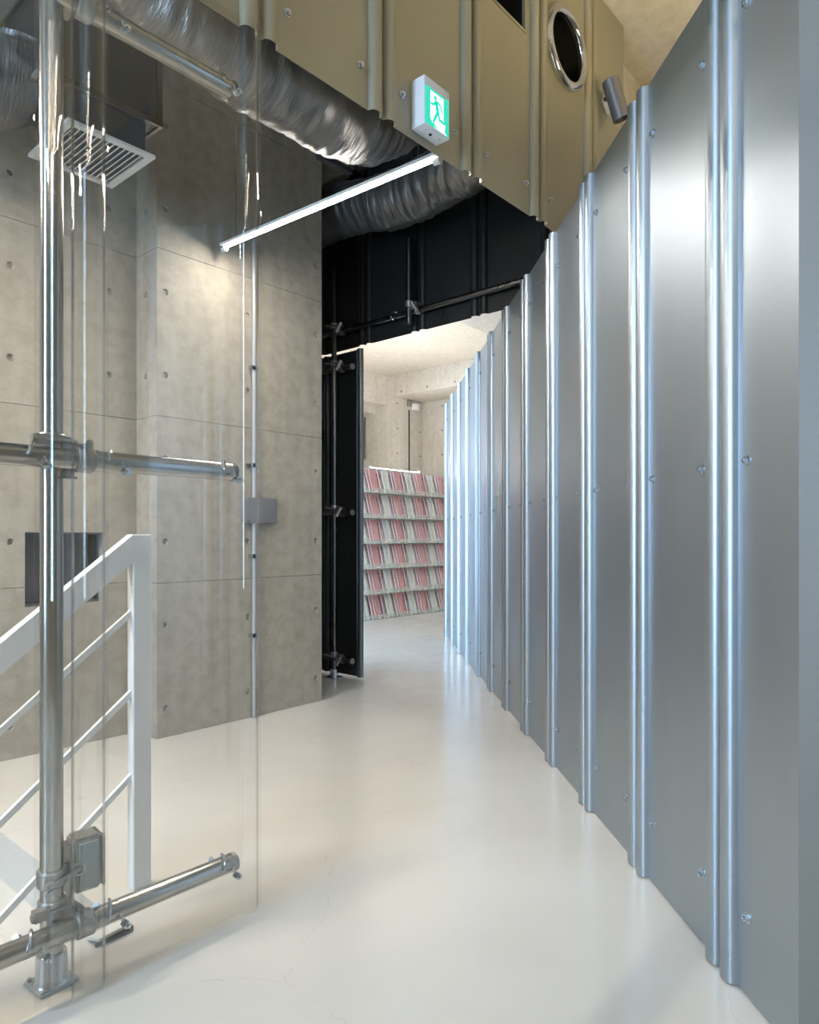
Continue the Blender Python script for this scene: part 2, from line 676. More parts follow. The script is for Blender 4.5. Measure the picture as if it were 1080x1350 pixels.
# far end sheet
sf = S0 + RP * 11 + HALF
for k in range(7):
    q = rw(S0 + 0.25 + k * 1.0, -0.06)
    obj('post', tube_mesh([(q.x, q.y, 0.0), (q.x, q.y, WT - 0.03)], 0.024, 12), M['zinc'], wr)
for z in (0.195, 1.28, 2.365):
    a, b = rw(1.45, -0.027), rw(sf - 0.02, -0.027)
    obj('rail', tube_mesh([(a.x, a.y, z), (b.x, b.y, z)], 0.024, 12), M['zinc'], wr)

# ------------------------------------------------------------------ olive upper wall
OY = 1.70
OZ = 2.575
wu = bpy.data.objects.new('wall_upper', None)
COL.objects.link(wu)
wu.location = (1.0, OY, OZ)
tag(wu, 'olive ribbed steel panels hanging overhead above the passage', 'wall', kind='structure')
ofull = corr_mesh(PITCH, pair(HALF), OZ, H)
ofull.materials.append(M['olive'])


def cut(me, cutter_bm):
    cm = from_bm('cutter', cutter_bm, False)
    co = bpy.data.objects.new('cutter', cm)
    ob = bpy.data.objects.new('to_cut', me)
    COL.objects.link(co)
    COL.objects.link(ob)
    md = ob.modifiers.new('b', 'BOOLEAN')
    md.operation = 'DIFFERENCE'
    md.solver = 'EXACT'
    md.object = co
    dg = bpy.context.evaluated_depsgraph_get()
    dg.update()
    out = bpy.data.meshes.new_from_object(ob.evaluated_get(dg))
    bpy.data.objects.remove(ob)
    bpy.data.objects.remove(co)
    return finish(out, True, 40)


ORIB = [1.26 + PITCH * k for k in range(-7, 5)]
PORT = (3.103, 3.51, 0.165)
SQ = (2.42, 2.735, 3.405, 3.80)
for k, c in enumerate(ORIB):
    me = ofull
    if k == len(ORIB) - 1:
        me = corr_mesh(3.79 - (c - HALF), pair(HALF), OZ, H)
    elif abs(c - 2.85) < 0.01:
        cb = bmesh.new()
        b_tube(cb, [(PORT[0] - (c - HALF), -0.1, PORT[1]), (PORT[0] - (c - HALF), 0.1, PORT[1])], PORT[2], 40)
        me = cut(corr_mesh(PITCH, pair(HALF), OZ, H), cb)
    elif abs(c - 2.32) < 0.01:
        cb = bmesh.new()
        b_box(cb, SQ[0] - (c - HALF), SQ[1] - (c - HALF), -0.1, 0.1, SQ[2], SQ[3])
        me = cut(corr_mesh(PITCH, pair(HALF), OZ, H), cb)
    pn = obj('olive_panel', me, M['olive'], wu, (c - HALF, OY, 0))
    for z in (OZ + 0.135, OZ + 1.2):
        for dx in (-HALF - 0.04, HALF + 0.04):
            if not (z > 3 and 2.3 < c < 3.4):
                bolt(pn, (c + dx, OY, z), 0.0)
for z in (OZ + 0.135, OZ + 1.2):
    obj('rail', tube_mesh([(-2.7, OY + 0.03, z), (2.3 if z > 3 else 3.75, OY + 0.03, z)], 0.024, 12), M['zinc'], wu)

# ------------------------------------------------------------------ black wall with the opening
BX = 3.79
rot_b = math.radians(-90)
wb = bpy.data.objects.new('wall_black', None)
COL.objects.link(wb)
wb.location = (BX, 3.5, 0)
tag(wb, 'black ribbed steel panels framing the opening to the far room', 'wall', kind='structure')
bfull = corr_mesh(PITCH, pair(HALF), 2.562, 3.9)
bfull.materials.append(M['black'])
for c in (4.82, 4.29, 3.76, 3.23, 2.70, 2.17):
    me = bfull if c > 2.5 else corr_mesh(c + HALF - 1.73, pair(HALF), 2.562, 3.9)
    obj('black_panel', me, M['black'], wb, (BX, c + HALF, 0), rot_b)
# jamb panel left of the opening (local x towards -Y)
jm = corr_mesh(1.036, [0.08, 0.155, 0.612, 0.687], 0.015, 2.545)
jm2 = obj('black_panel', jm, M['black'], wb, (BX + 0.012, 4.90, 0), rot_b)
obj('lit_edge_rib', corr_mesh(1.10, [1.0675], 0.015, 2.545, 0.0015, 1.0365), M['black_lit'], wb, (BX + 0.012, 4.90, 0), rot_b)  # end rib of the jamb panel, coloured paler for the light it catches

# ------------------------------------------------------------------ the rest of the shell
w1 = obj('wall_corner', multi_box([(3.80, 4.55, 1.84, 2.04, WT + 0.3, H), (4.35, 4.55, -3.0, 1.84, 0, H)]), M['concrete_ceiling'])
tag(w1, 'concrete wall corner seen above the steel partition at the ceiling', 'wall', kind='structure')
# wall behind the camera and the wall with the big stair window
w2 = obj('wall_behind', multi_box([(-3.0, 4.55, -3.0, -2.8, 0, H)]), M['concrete'])
tag(w2, 'concrete wall behind the viewer', 'wall', kind='structure')
w3 = obj('wall_stair', multi_box([(-3.0, -2.8, -2.8, 0.9, -2.4, H), (-3.0, -2.8, 2.0, 3.76, -2.4, H), (-3.0, -2.8, 0.9, 2.0, -2.4, 0.6), (-3.0, -2.8, 0.9, 2.0, 3.8, H)]), M['concrete'])
tag(w3, 'concrete wall with tall window behind the viewer', 'wall', kind='structure')
bm = bmesh.new()
for y in (0.9, 1.95):
    b_box(bm, -2.93, -2.87, y, y + 0.05, 0.6, 3.8)
for z in (0.6, 3.75):
    b_box(bm, -2.93, -2.87, 0.9, 2.0, z, z + 0.05)
tag(obj('window_1', from_bm('frame', bm, False), M['greybox']), 'dark framed tall window behind the viewer', 'window', kind='structure')
# far room
w4 = obj('wall_far', multi_box([(10.05, 10.25, -3.0, 9.6, 0, H), (4.55, 10.05, 0.5, 0.7, 0, H)]), M['concrete_pale'])
tag(w4, 'pale concrete end wall of the far room', 'wall', kind='structure')
w5 = obj('wall_far_left', multi_box([(3.75, 3.9, 6.36, 9.6, 0, H), (3.75, 3.9, 4.92, 6.36, 3.6, H), (3.75, 3.9, 4.92, 6.36, 0, 0.1), (3.9, 9.0, 9.2, 9.5, 0, H), (9.0, 9.46, 9.2, 9.5, 0, 2.53), (9.0, 9.46, 9.2, 9.5, 3.33, H), (9.46, 10.05, 9.2, 9.5, 0, H), (3.105, 3.75, 4.72, 4.92, 0, H)]), M['concrete_pale'])
tag(w5, 'pale concrete side wall of the far room with windows', 'wall', kind='structure')
bm = bmesh.new()
for y in (4.92, 6.31):
    b_box(bm, 3.79, 3.84, y, y + 0.05, 0.1, 3.6)
for z in (0.1, 2.3, 3.55):
    b_box(bm, 3.79, 3.84, 4.97, 6.31, z, z + 0.05)
tag(obj('window_2', from_bm('frame', bm, False), M['greybox']), 'tall daylight window beside the black panels in the far room', 'window', kind='structure')
bm = bmesh.new()
for (a, b, c, d) in ((9.0, 9.04, 2.53, 3.33), (9.40, 9.46, 2.53, 3.33), (9.04, 9.40, 2.53, 2.57), (9.04, 9.40, 3.29, 3.33), (9.33, 9.35, 2.57, 3.29)):
    b_box(bm, a, b, 9.22, 9.30, c, d)
w6 = obj('window_3', from_bm('frame', bm, False), M['cast'])
tag(w6, 'small metal framed window high on the far left concrete wall', 'window', kind='structure')
obj('shutter', box_mesh(9.03, 9.45, 9.30, 9.33, 2.54, 3.32), M['olive'], w6)

# concrete frame of the far room: column, beams
col = obj('wall_column', box_mesh(9.26, 10.05, 8.47, 9.2, 0, H, 0.012), M['concrete_pale'])
tag(col, 'pale concrete column at the back corner of the far room', 'column', kind='structure')
b1 = obj('trim_1', box_mesh(9.26, 10.05, 0.7, 8.47, 3.61, H, 0.01), M['concrete_pale'])
tag(b1, 'pale concrete beam running right from the far column', 'beam', kind='structure')
b2 = obj('trim_2', multi_box([(3.9, 9.26, 8.66, 9.2, 3.48, H), (3.9, 9.26, 8.95, 9.2, 3.36, 3.48)]), M['concrete_pale'])
tag(b2, 'stepped pale concrete beam left of the far column', 'beam', kind='structure')
b3 = obj('trim_3', box_mesh(3.86, 9.26, 2.1, 4.76, 3.5, H, 0.01), M['concrete_ceiling'])
tag(b3, 'beige concrete downstand over the far part of the steel partition', 'beam', kind='structure')
# tie holes on the column: small dark cups, cast in
for z in (2.15, 2.6, 3.05, 3.5):
    for x in (9.34, 9.98):
        obj('tie_hole', tube_mesh([(x, 8.468, z), (x, 8.474, z)], 0.018, 10), M['greybox'], col)
for z in (2.15, 2.6, 3.05, 3.5):
    for y in (8.0, 7.4, 6.8):
        obj('tie_hole', tube_mesh([(10.048, y, z), (10.054, y, z)], 0.018, 10), M['greybox'], w4)
for y in (8.3, 7.7, 7.1, 6.5, 5.9):
    obj('tie_hole', tube_mesh([(9.258, y, 3.68), (9.264, y, 3.68)], 0.018, 10), M['greybox'], b1)

# ------------------------------------------------------------------ stairs
st = empty('staircase', (0.95, 2.9, 0), 'white painted stair steps going down beside the railing', 'stairs')
for k in range(10):
    z1 = -0.175 * (k + 1)
    xa = SX1 - 0.225 * (k + 1)
    obj('step', box_mesh(xa, SX1 - 0.225 * k, SY0, SY1, z1 - 0.3, z1), M['floor'], st)
bm = bmesh.new()
b_box(bm, SX0 - 0.1, SX1 + 0.1, SY0 - 0.02, SY0, -2.4, -0.2)
b_box(bm, SX0 - 0.12, SX0, SY0, SY1, -2.4, -0.2)
b_box(bm, SX0, SX1, SY0, SY1, -2.4, -2.2)
b_box(bm, SX1, SX1 + 0.02, SY0, SY1, -2.4, -0.2)
tag(obj('wall_stairwell', from_bm('well', bm, False), M['white']), 'white stairwell lining under the floor', 'wall', kind='structure')

# ================================================================== THINGS
# ------------------------------------------------------------------ clear ribbed sheets
cp = obj('clear_screen', corr_mesh(1.268, [0.6925, 0.7675, 1.2225], 0.012, 2.60, 0.0022, 0.635), M['clear'], None, (0, OY - 0.004, 0))
tag(cp, 'transparent ribbed plastic sheet with its free edge beside the passage', 'plastic sheet', 'clear ribbed sheets')
lb = []
for c in (-1.39, -0.86, -0.33, 0.20, 0.73):
    lb += pair(c)
cp2 = obj('clear_screen', corr_mesh(0.81, lb, 0.004, 2.60, 0.0022, -1.5), M['clear'], None, (0, OY + 0.002, 0))
tag(cp2, 'transparent ribbed plastic sheet at the left edge, lapped behind the free-edged sheet', 'plastic sheet', 'clear ribbed sheets')

# ------------------------------------------------------------------ near scaffold frame
PR = 0.0255


def clamp_mesh(c, R=0.0, axis='z'):
    """Swivel coupler: two collars at right angles with a bolt, cast in one."""
    bm = bmesh.new()
    c = Vector(c)
    ax = {'x': Vector((1, 0, 0)), 'y': Vector((0, 1, 0)), 'z': Vector((0, 0, 1))}[axis]
    b_tube(bm, [c - ax * 0.021, c - ax * 0.017, c + ax * 0.017, c + ax * 0.021], [R + 0.004, R + 0.007, R + 0.007, R + 0.004], 18)
    return bm


def hook_mesh(x, y, z, pr=PR):
    """Hook bolt: round bar hooked over the pipe (pipe along X at y, z), nut in front of the sheet side."""
    bm = bmesh.new()
    pts = []
    for i in range(11):
        a = math.radians(165 - 165 * i / 10)
        pts.append((x + 0.012 - 0.03 * i / 10, y + (pr + 0.004) * math.cos(a) * -1, z + (pr + 0.005) * math.sin(a)))
    pts = [(x + 0.02, y - pr - 0.006, z - 0.022)] + [(x + 0.016, y - pr - 0.004, z - 0.004)] + pts[1:]
    b_tube(bm, pts, 0.004, 8)
    b_tube(bm, [(x + 0.02, y - pr - 0.004, z - 0.024), (x + 0.022, y - pr - 0.022, z - 0.026)], 0.0095, 6)
    b_tube(bm, [(x + 0.02, y - pr - 0.004, z - 0.024), (x + 0.023, y - pr - 0.030, z - 0.0265)], 0.0048, 8)
    b_tube(bm, [(x - 0.018, y + pr, z + 0.012), (x - 0.03, y + pr - 0.01, z + 0.024)], 0.008, 6)
    return from_bm('hook', bm)


PX, PY = 0.712, 1.795
HY = 1.738
sf1 = empty('scaffold_frame', (PX, PY, 0), 'shiny zinc scaffold pole with three cross pipes behind the clear sheets', 'scaffold', 'scaffold frames')
obj('pole', tube_mesh([(PX, PY, 0.012), (PX, PY, 2.62)], PR + 0.001, 28), M['zinc'], sf1)
# base plate with socket
bm = bmesh.new()
b_box(bm, -0.048, 0.048, -0.048, 0.048, 0.0, 0.009)
bmesh.ops.bevel(bm, geom=bm.edges[:], offset=0.004, segments=2, affect='EDGES')
for v in bm.verts:
    v.co = Matrix.Rotation(math.radians(4), 3, 'Z') @ v.co + Vector((PX, PY, 0))
b_tube(bm, [(PX, PY, 0.008), (PX, PY, 0.02), (PX, PY, 0.075), (PX, PY, 0.079)], [0.043, 0.037, 0.035, 0.033], 28)
bp = obj('base_socket', from_bm('base', bm), M['bolt'], sf1)
for (dx, dy) in ((-0.037, -0.037), (0.037, -0.037), (-0.037, 0.037), (0.037, 0.037)):
    obj('anchor_screw', tube_mesh([(PX + dx, PY + dy, 0.008), (PX + dx, PY + dy, 0.013)], 0.006, 6), M['bolt'], bp)
for z, x1 in ((0.146, 1.205), (1.288, 1.203), (2.405, 1.20)):
    pp = obj('cross_pipe', tube_mesh([(-1.9, HY, z), (x1 - 0.014, HY, z)], PR, 28), M['zinc'], sf1)
    obj('end_cap', tube_mesh([(x1 - 0.014, HY, z), (x1 - 0.001, HY, z), (x1, HY, z)], [PR + 0.0012, PR + 0.0012, PR - 0.003], 28), M['rubber' if z > 1 else 'cast'], pp)
    for hx in (0.645, 0.832, 1.165):
        if z > 2 and hx < 0.7:
            continue
        obj('hook_bolt', hook_mesh(hx, HY, z), M['bolt'], pp)
    # coupler: collar on the pole above the pipe, collar round the pipe beside the pole, bolt ears
    bm = clamp_mesh((PX, PY, z + 0.043), PR)
    b2m = clamp_mesh((PX + 0.052, HY, z), PR, 'x')
    me2 = bpy.data.meshes.new('t')
    b2m.to_mesh(me2)
    b2m.free()
    bm.from_mesh(me2)
    bpy.data.meshes.remove(me2)
    b_box(bm, PX + 0.012, PX + 0.05, PY - 0.035, PY + 0.03, z + 0.005, z + 0.045)
    b_tube(bm, [(PX - 0.05, PY - 0.03, z + 0.045), (PX + 0.045, PY - 0.036, z + 0.045)], 0.0055, 8)
    b_tube(bm, [(PX - 0.058, PY - 0.03, z + 0.045), (PX - 0.046, PY - 0.03, z + 0.045)], 0.011, 6)
    b_box(bm, PX - 0.052, PX - 0.02, PY - 0.036, PY - 0.012, z + 0.032, z + 0.058)
    b_tube(bm, [(PX + 0.052, HY - 0.03, z + 0.036), (PX + 0.052, HY + 0.03, z + 0.036)], 0.0055, 8)
    b_tube(bm, [(PX + 0.052, HY - 0.036, z + 0.036), (PX + 0.052, HY - 0.026, z + 0.036)], 0.011, 6)
    obj('coupler', from_bm('coupler', bm), M['cast'], sf1)
# ring clamp that carries the box
bm = clamp_mesh((PX, PY, 0.262), PR + 0.002)
b_tube(bm, [(PX - 0.02, PY - 0.042, 0.258), (PX + 0.055, PY - 0.035, 0.272)], 0.005, 8)
b_tube(bm, [(PX - 0.03, PY - 0.043, 0.256), (PX - 0.012, PY - 0.042, 0.259)], 0.011, 6)
b_torus(bm, (PX + 0.052, PY - 0.03, 0.272), (0.2, 1, 0), 0.014, 0.005, 14, 6)
obj('ring_clamp', from_bm('ring', bm), M['cast'], sf1)
# small bracket plate at the middle pipe
bm = bmesh.new()
b_box(bm, 0.726, 0.757, 1.772, 1.776, 1.245, 1.345)
b_box(bm, 0.726, 0.757, 1.755, 1.776, 1.242, 1.246)
b_tube(bm, [(0.749, 1.768, 1.333), (0.749, 1.774, 1.333)], 0.006, 10)
obj('bracket_plate', from_bm('bracket', bm, False), M['zinc'], sf1)

# ------------------------------------------------------------------ small flood box on the pole foot
fb = empty('flood_box', (0.79, 1.79, 0.2), 'small grey metal box with glassy front clamped to the scaffold pole foot', 'light box')
bm = bmesh.new()
RB = Matrix.Translation((0.795, 1.80, 0.275)) @ Matrix.Rotation(math.radians(-6), 4, 'Z')
b_box(bm, -0.036, 0.030, -0.035, 0.030, -0.068, 0.068, RB)
bmesh.ops.bevel(bm, geom=bm.edges[:], offset=0.006, segments=2, affect='EDGES')
obj('housing', from_bm('housing', bm), M['cast'], fb)
bm = bmesh.new()
b_box(bm, -0.026, 0.022, -0.041, -0.035, -0.058, 0.058, RB)
bmesh.ops.bevel(bm, geom=bm.edges[:], offset=0.002, segments=1, affect='EDGES')
obj('front_glass', from_bm('glass', bm), M['glass_front'], fb)
bm = bmesh.new()
b_box(bm, 0.030, 0.036, -0.045, 0.034, -0.06, 0.064, RB)
b_box(bm, -0.044, -0.036, -0.03, 0.03, -0.074, 0.05, RB)
b_box(bm, -0.064, -0.044, -0.012, 0.012, -0.03, 0.012, RB)
obj('yoke', from_bm('yoke', bm, False), M['boxmetal'], fb)

# ------------------------------------------------------------------ floor plate near the pole
fp = empty('floor_flap', (0.9, 1.88, 0), 'small lifted metal flap set in the floor behind the clear sheet', 'floor flap')
bm = bmesh.new()
mt = Matrix.Translation((0.90, 1.885, 0.016)) @ Matrix.Rotation(math.radians(8), 4, 'Z') @ Matrix.Rotation(math.radians(-12), 4, 'X')
b_box(bm, -0.05, 0.05, -0.03, 0.03, -0.003, 0.003, mt)
obj('plate', from_bm('plate', bm, False), M['grille'], fp)
bm = bmesh.new()
b_box(bm, 0.85, 0.95, 1.858, 1.864, 0.0, 0.009)
b_box(bm, 0.944, 0.956, 1.86, 1.91, 0.0, 0.016)
obj('hinge', from_bm('hinge', bm, False), M['boxmetal'], fp)

# ------------------------------------------------------------------ stair railing
RY = 2.08
rl = empty('stair_railing', (1.09, RY, 0), 'white painted steel stair railing sloping down to the left', 'railing')
SL = 0.785
bm = bmesh.new()
b_box(bm, 1.062, 1.122, RY - 0.014, RY + 0.026, 0.0, 1.106)
bmesh.ops.bevel(bm, geom=bm.edges[:], offset=0.003, segments=1, affect='EDGES')
obj('post', from_bm('post', bm), M['white'], rl)


def slope_bar(x0, z0, x1, hw_, hh):
    """Bar from (x0,z0) sloping to x1; vertical thickness hh, half-width hw_ in Y."""
    bm = bmesh.new()
    z1 = z0 + (x1 - x0) * SL
    vs = []
    for (x, z) in ((x0, z0), (x1, z1)):
        for y in (RY + 0.006 - hw_, RY + 0.006 + hw_):
            for dz in (0, -hh):
                vs.append(bm.verts.new((x, y, z + dz)))
    for f in ((0, 1, 3, 2), (4, 6, 7, 5), (0, 4, 5, 1), (2, 3, 7, 6), (0, 2, 6, 4), (1, 5, 7, 3)):
        bm.faces.new([vs[i] for i in f])
    return from_bm('bar', bm, False)


obj('handrail', slope_bar(1.063, 1.106, -0.95, 0.02, 0.085), M['white'], rl)
for z in (0.872, 0.622, 0.362):
    obj('infill_bar', slope_bar(1.063, z, -0.95, 0.007, 0.022), M['white'], rl)
obj('post', box_mesh(-0.985, -0.935, RY - 0.014, RY + 0.026, -1.575, -0.46), M['white'], rl)

# ------------------------------------------------------------------ conduit and grey box on the pier
cd = empty('wall_conduit', (2.565, 3.5, 0), 'thin grey conduit running down the concrete pier to the floor', 'conduit')
obj('pipe', tube_mesh([(2.565, 3.500, 0.004), (2.565, 3.500, 2.9)], 0.0125, 12), M['conduit'], cd)
for z in (0.5, 0.98, 1.53, 2.12):
    bm = bmesh.new()
    b_box(bm, 2.535, 2.565, 3.484, 3.516, z - 0.012, z + 0.012)
    b_box(bm, 2.545, 2.585, 3.484, 3.488, z - 0.012, z + 0.012)
    obj('saddle_clip', from_bm('clip', bm, False), M['bolt'], cd)
gb = empty('junction_box', (2.607, 3.49, 1.26), 'flat dark grey junction box mounted on the concrete pier', 'junction box')
obj('cover', box_mesh(2.494, 2.72, 3.474, 3.516, 1.18, 1.333, 0.002), M['greybox'], gb)
for (x, z) in ((2.508, 1.194), (2.706, 1.194), (2.508, 1.319), (2.706, 1.319)):
    obj('cover_screw', tube_mesh([(x, 3.4745, z), (x, 3.471, z)], 0.005, 8), M['bolt'], gb)

# ------------------------------------------------------------------ far scaffold frame by the opening
FX, FY = 3.70, 4.02
sf2 = empty('scaffold_frame', (FX, FY, 0), 'dark scaffold pole and pipes fixed to the black panels by the opening', 'scaffold', 'scaffold frames')
obj('pole', tube_mesh([(FX, FY, 0.01), (FX, FY, 3.2)], 0.021, 16), M['darkpipe'], sf2)
bm = bmesh.new()
b_box(bm, FX - 0.05, FX + 0.05, FY - 0.05, FY + 0.05, 0.0, 0.01)
b_tube(bm, [(FX, FY, 0.01), (FX, FY, 0.07)], 0.032, 16)
obj('base_socket', from_bm('base', bm), M['bolt'], sf2)
tp = obj('top_pipe', tube_mesh([(FX + 0.045, 4.45, 2.695), (FX + 0.045, 2.29, 2.695)], 0.021, 16), M['darkpipe'], sf2)
for z in (2.405, 1.283, 0.14):
    pp = obj('short_pipe', tube_mesh([(FX + 0.045, 4.45, z), (FX + 0.045, 3.87, z)], 0.021, 16), M['darkpipe'], sf2)
    obj('end_cap', tube_mesh([(FX + 0.045, 3.87, z), (FX + 0.045, 3.858, z)], 0.023, 16), M['cast'], pp)
for z in (2.695, 2.405, 1.283, 0.14):
    bm = clamp_mesh((FX, FY, z + 0.04), 0.022)
    b_tube(bm, [(FX + 0.045, FY - 0.06, z), (FX + 0.045, FY - 0.02, z)], 0.030, 16)
    b_box(bm, FX - 0.01, FX + 0.045, FY - 0.06, FY - 0.01, z - 0.01, z + 0.045)
    b_tube(bm, [(FX - 0.045, FY + 0.05, z + 0.04), (FX - 0.035, FY - 0.07, z + 0.02)], 0.008, 6)
    b_tube(bm, [(FX - 0.045, FY - 0.075, z - 0.03), (FX - 0.03, FY - 0.11, z + 0.04)], 0.014, 6)
    obj('coupler', from_bm('coupler', bm), M['cast'], sf2)
obj('pole', tube_mesh([(FX, 3.24, 2.60), (FX, 3.24, 3.2)], 0.024, 16), M['darkpipe'], sf2)
bm = clamp_mesh((FX, 3.24, 2.735), 0.025)
b_tube(bm, [(FX + 0.045, 3.17, 2.695), (FX + 0.045, 3.21, 2.695)], 0.031, 16)
b_box(bm, FX - 0.01, FX + 0.045, 3.17, 3.23, 2.69, 2.74)
b_tube(bm, [(FX - 0.04, 3.18, 2.73), (FX - 0.02, 3.15, 2.67)], 0.013, 6)
obj('coupler', from_bm('coupler', bm), M['cast'], sf2)
obj('hook_bolt', tube_mesh([(FX + 0.03, 3.42, 2.665), (FX + 0.01, 3.43, 2.69), (FX + 0.03, 3.42, 2.725), (FX + 0.055, 3.40, 2.725)], 0.006, 8), M['bolt'], tp)


# ------------------------------------------------------------------ LED tube lights
def led(name, a, b, m, label, group='led tube lights', up=1.0):
    a, b = Vector(a), Vector(b)
    d = (b - a).normalized()
    e = empty(name, (a + b) / 2, label, 'light', group)
    side = d.cross(Vector((0, 0, 1))).normalized()
    bm = bmesh.new()
    ra, rb = [], []
    for k in range(5):
        g = math.radians(-50 + 100 * k / 4)
        off = side * (0.028 * math.sin(g)) + Vector((0, 0, up * (0.036 - 0.028 * math.cos(g))))
        ra.append(bm.verts.new(a + off))
        rb.append(bm.verts.new(b + off))
    for k in range(4):
        bm.faces.new((ra[k], rb[k], rb[k + 1], ra[k + 1]))
    bm.faces.new(ra)
    bm.faces.new(rb[::-1])
    bm.faces.new((ra[0], ra[4], rb[4], rb[0]))
    obj('tube', from_bm('lens', bm), M[m], e)
    bm = bmesh.new()
    n = side * 0.024
    vs = []
    for p in (a - d * 0.03, b + d * 0.03):
        for sgn in (-1, 1):
            for dz in ((0.016, 0.03) if up > 0 else (-0.03, -0.016)):
                vs.append(bm.verts.new(p + n * sgn + Vector((0, 0, dz))))
    for f in ((0, 1, 3, 2), (4, 6, 7, 5), (0, 4, 5, 1), (2, 3, 7, 6), (0, 2, 6, 4), (1, 5, 7, 3)):
        bm.faces.new([vs[i] for i in f])
    obj('batten', from_bm('batten', bm, False), M['fixture'], e)
    for p, q in ((a - d * 0.001, a - d * 0.035), (b + d * 0.001, b + d * 0.035)):
        bm = bmesh.new()
        b_tube(bm, [p, q], 0.014, 12)
        obj('end_holder', from_bm('holder', bm), M['fixture'], e)
    for t in (0.06, 0.94) if up > 0 else ():
        p = a.lerp(b, t) + Vector((0, 0, 0.03))
        obj('hanger', tube_mesh([p, (p.x, p.y, H)], 0.0025, 6), M['bolt'], e)
    return e


led('led_tube_light', (2.30, 3.40, 2.737), (2.30, 1.875, 2.688), 'tube', 'glowing white LED tube slanting across the passage under the foil ducts')
# unseen lamps; stair and warm tubes inferred, the rest added to brighten the rooms
led('led_tube_light', (-0.9, -1.2, 3.6), (0.7, -1.2, 3.6), 'fill_back', 'added white LED fill tube hanging unseen behind the viewer')  # no lamp known here; added to brighten the floor and olive panels
led('led_tube_light', (-1.9, -0.1, 3.5), (-0.5, -0.1, 3.5), 'fill_back', 'second added white LED fill tube hanging unseen behind the viewer, nearer the stair window')  # added beside the first to lift the foreground light
led('led_tube_light', (-0.7, 2.95, 2.75), (0.74, 2.95, 2.75), 'tube_stair', 'white LED tube over the stairs outside the left edge')
led('led_uplight', (3.1, -0.6, 3.0), (3.1, 0.9, 3.0), 'tube_warm', 'warm LED uplight hidden behind the steel partition', 'led uplights', -1.0)
led('led_tube_light', (4.15, 4.95, 3.75), (4.15, 6.25, 3.75), 'fill_far', 'added LED fill tube, unseen beside the tall window of the far room, under the ceiling')  # added out of view to brighten the far ribs and cases
led('led_tube_light', (7.6, 2.6, 3.3), (7.6, 4.4, 3.3), 'fill_far', 'added LED fill tube, unseen behind the partition in the far room')  # another added lamp, lifting the far room's light


# ------------------------------------------------------------------ ducts
def duct_mesh(path, R, seed, wr_=0.085, seg=44, per=110, freq=34):
    P = [Vector(p) for p in path]
    # Catmull-Rom resample
    pts = []
    n = len(P)
    for i in range(n - 1):
        p0, p1, p2, p3 = P[max(i - 1, 0)], P[i], P[i + 1], P[min(i + 2, n - 1)]
        k = max(3, int((p2 - p1).length * per))
        for j in range(k):
            t = j / k
            pts.append(0.5 * ((2 * p1) + (p2 - p0) * t + (2 * p0 - 5 * p1 + 4 * p2 - p3) * t * t + (3 * p1 - p0 - 3 * p2 + p3) * t ** 3))
    pts.append(P[-1])
    bm = bmesh.new()
    rings = b_tube(bm, pts, R, seg, False)
    for i, rg in enumerate(rings):
        for k, v in enumerate(rg):
            d = (v.co - pts[i]).normalized()
            s = i / per
            a = 2 * math.pi * k / seg
            q = Vector((s * 9.0 + seed, math.cos(a) * 1.3, math.sin(a) * 1.3))
            ph = noise.noise(q * 0.7) * 4.0
            w = math.sin(s * freq + ph + 2.2 * math.sin(a + seed))
            amp = 0.5 + 0.5 * noise.noise(Vector((s * 2.3, seed, math.cos(a))))
            sag = -0.02 * max(0, -d.z)
            dr = wr_ * R * (abs(w) ** 1.5) * amp + 0.10 * R * noise.noise(q * 0.5) + 0.03 * R * noise.noise(q * 3.0)
            v.co = v.co + d * dr + Vector((0, 0, sag))
    return from_bm('duct', bm, True, 80)


tag(obj('flexible_duct', duct_mesh([(-0.4, 2.25, 3.42), (0.5, 2.25, 3.25), (1.05, 2.24, 3.06), (1.5, 2.2, 2.93), (1.9, 2.18, 2.90), (2.25, 2.2, 2.98), (2.52, 2.26, 3.22), (2.62, 2.3, 3.7), (2.62, 2.3, 3.985)], 0.165, 1.7), M['foil']),
    'wrinkled grey foil duct sagging along the underside of the olive panels', 'duct', 'foil ducts')
tag(obj('flexible_duct', duct_mesh([(3.44, 4.6, 3.42), (3.44, 4.1, 3.44), (3.44, 3.6, 3.42), (3.45, 3.2, 3.37), (3.45, 2.85, 3.36), (3.44, 2.5, 3.40), (3.45, 2.25, 3.47), (3.5, 2.08, 3.62), (3.55, 2.06, 3.82)], 0.165, 5.1), M['foil_cross']),
    'wrinkled foil duct crossing in front of the black panels behind the LED tube', 'duct', 'foil ducts')
tag(obj('flexible_duct', duct_mesh([(-0.3, 3.4, 3.05), (0.3, 3.38, 3.0), (0.8, 3.3, 2.93), (1.0, 3.22, 2.95), (1.14, 3.16, 3.05), (1.16, 3.15, 3.12)], 0.15, 8.3, 0.09), M['foil']),
    'crumpled foil duct joining the air vent box from the left', 'duct', 'foil ducts')

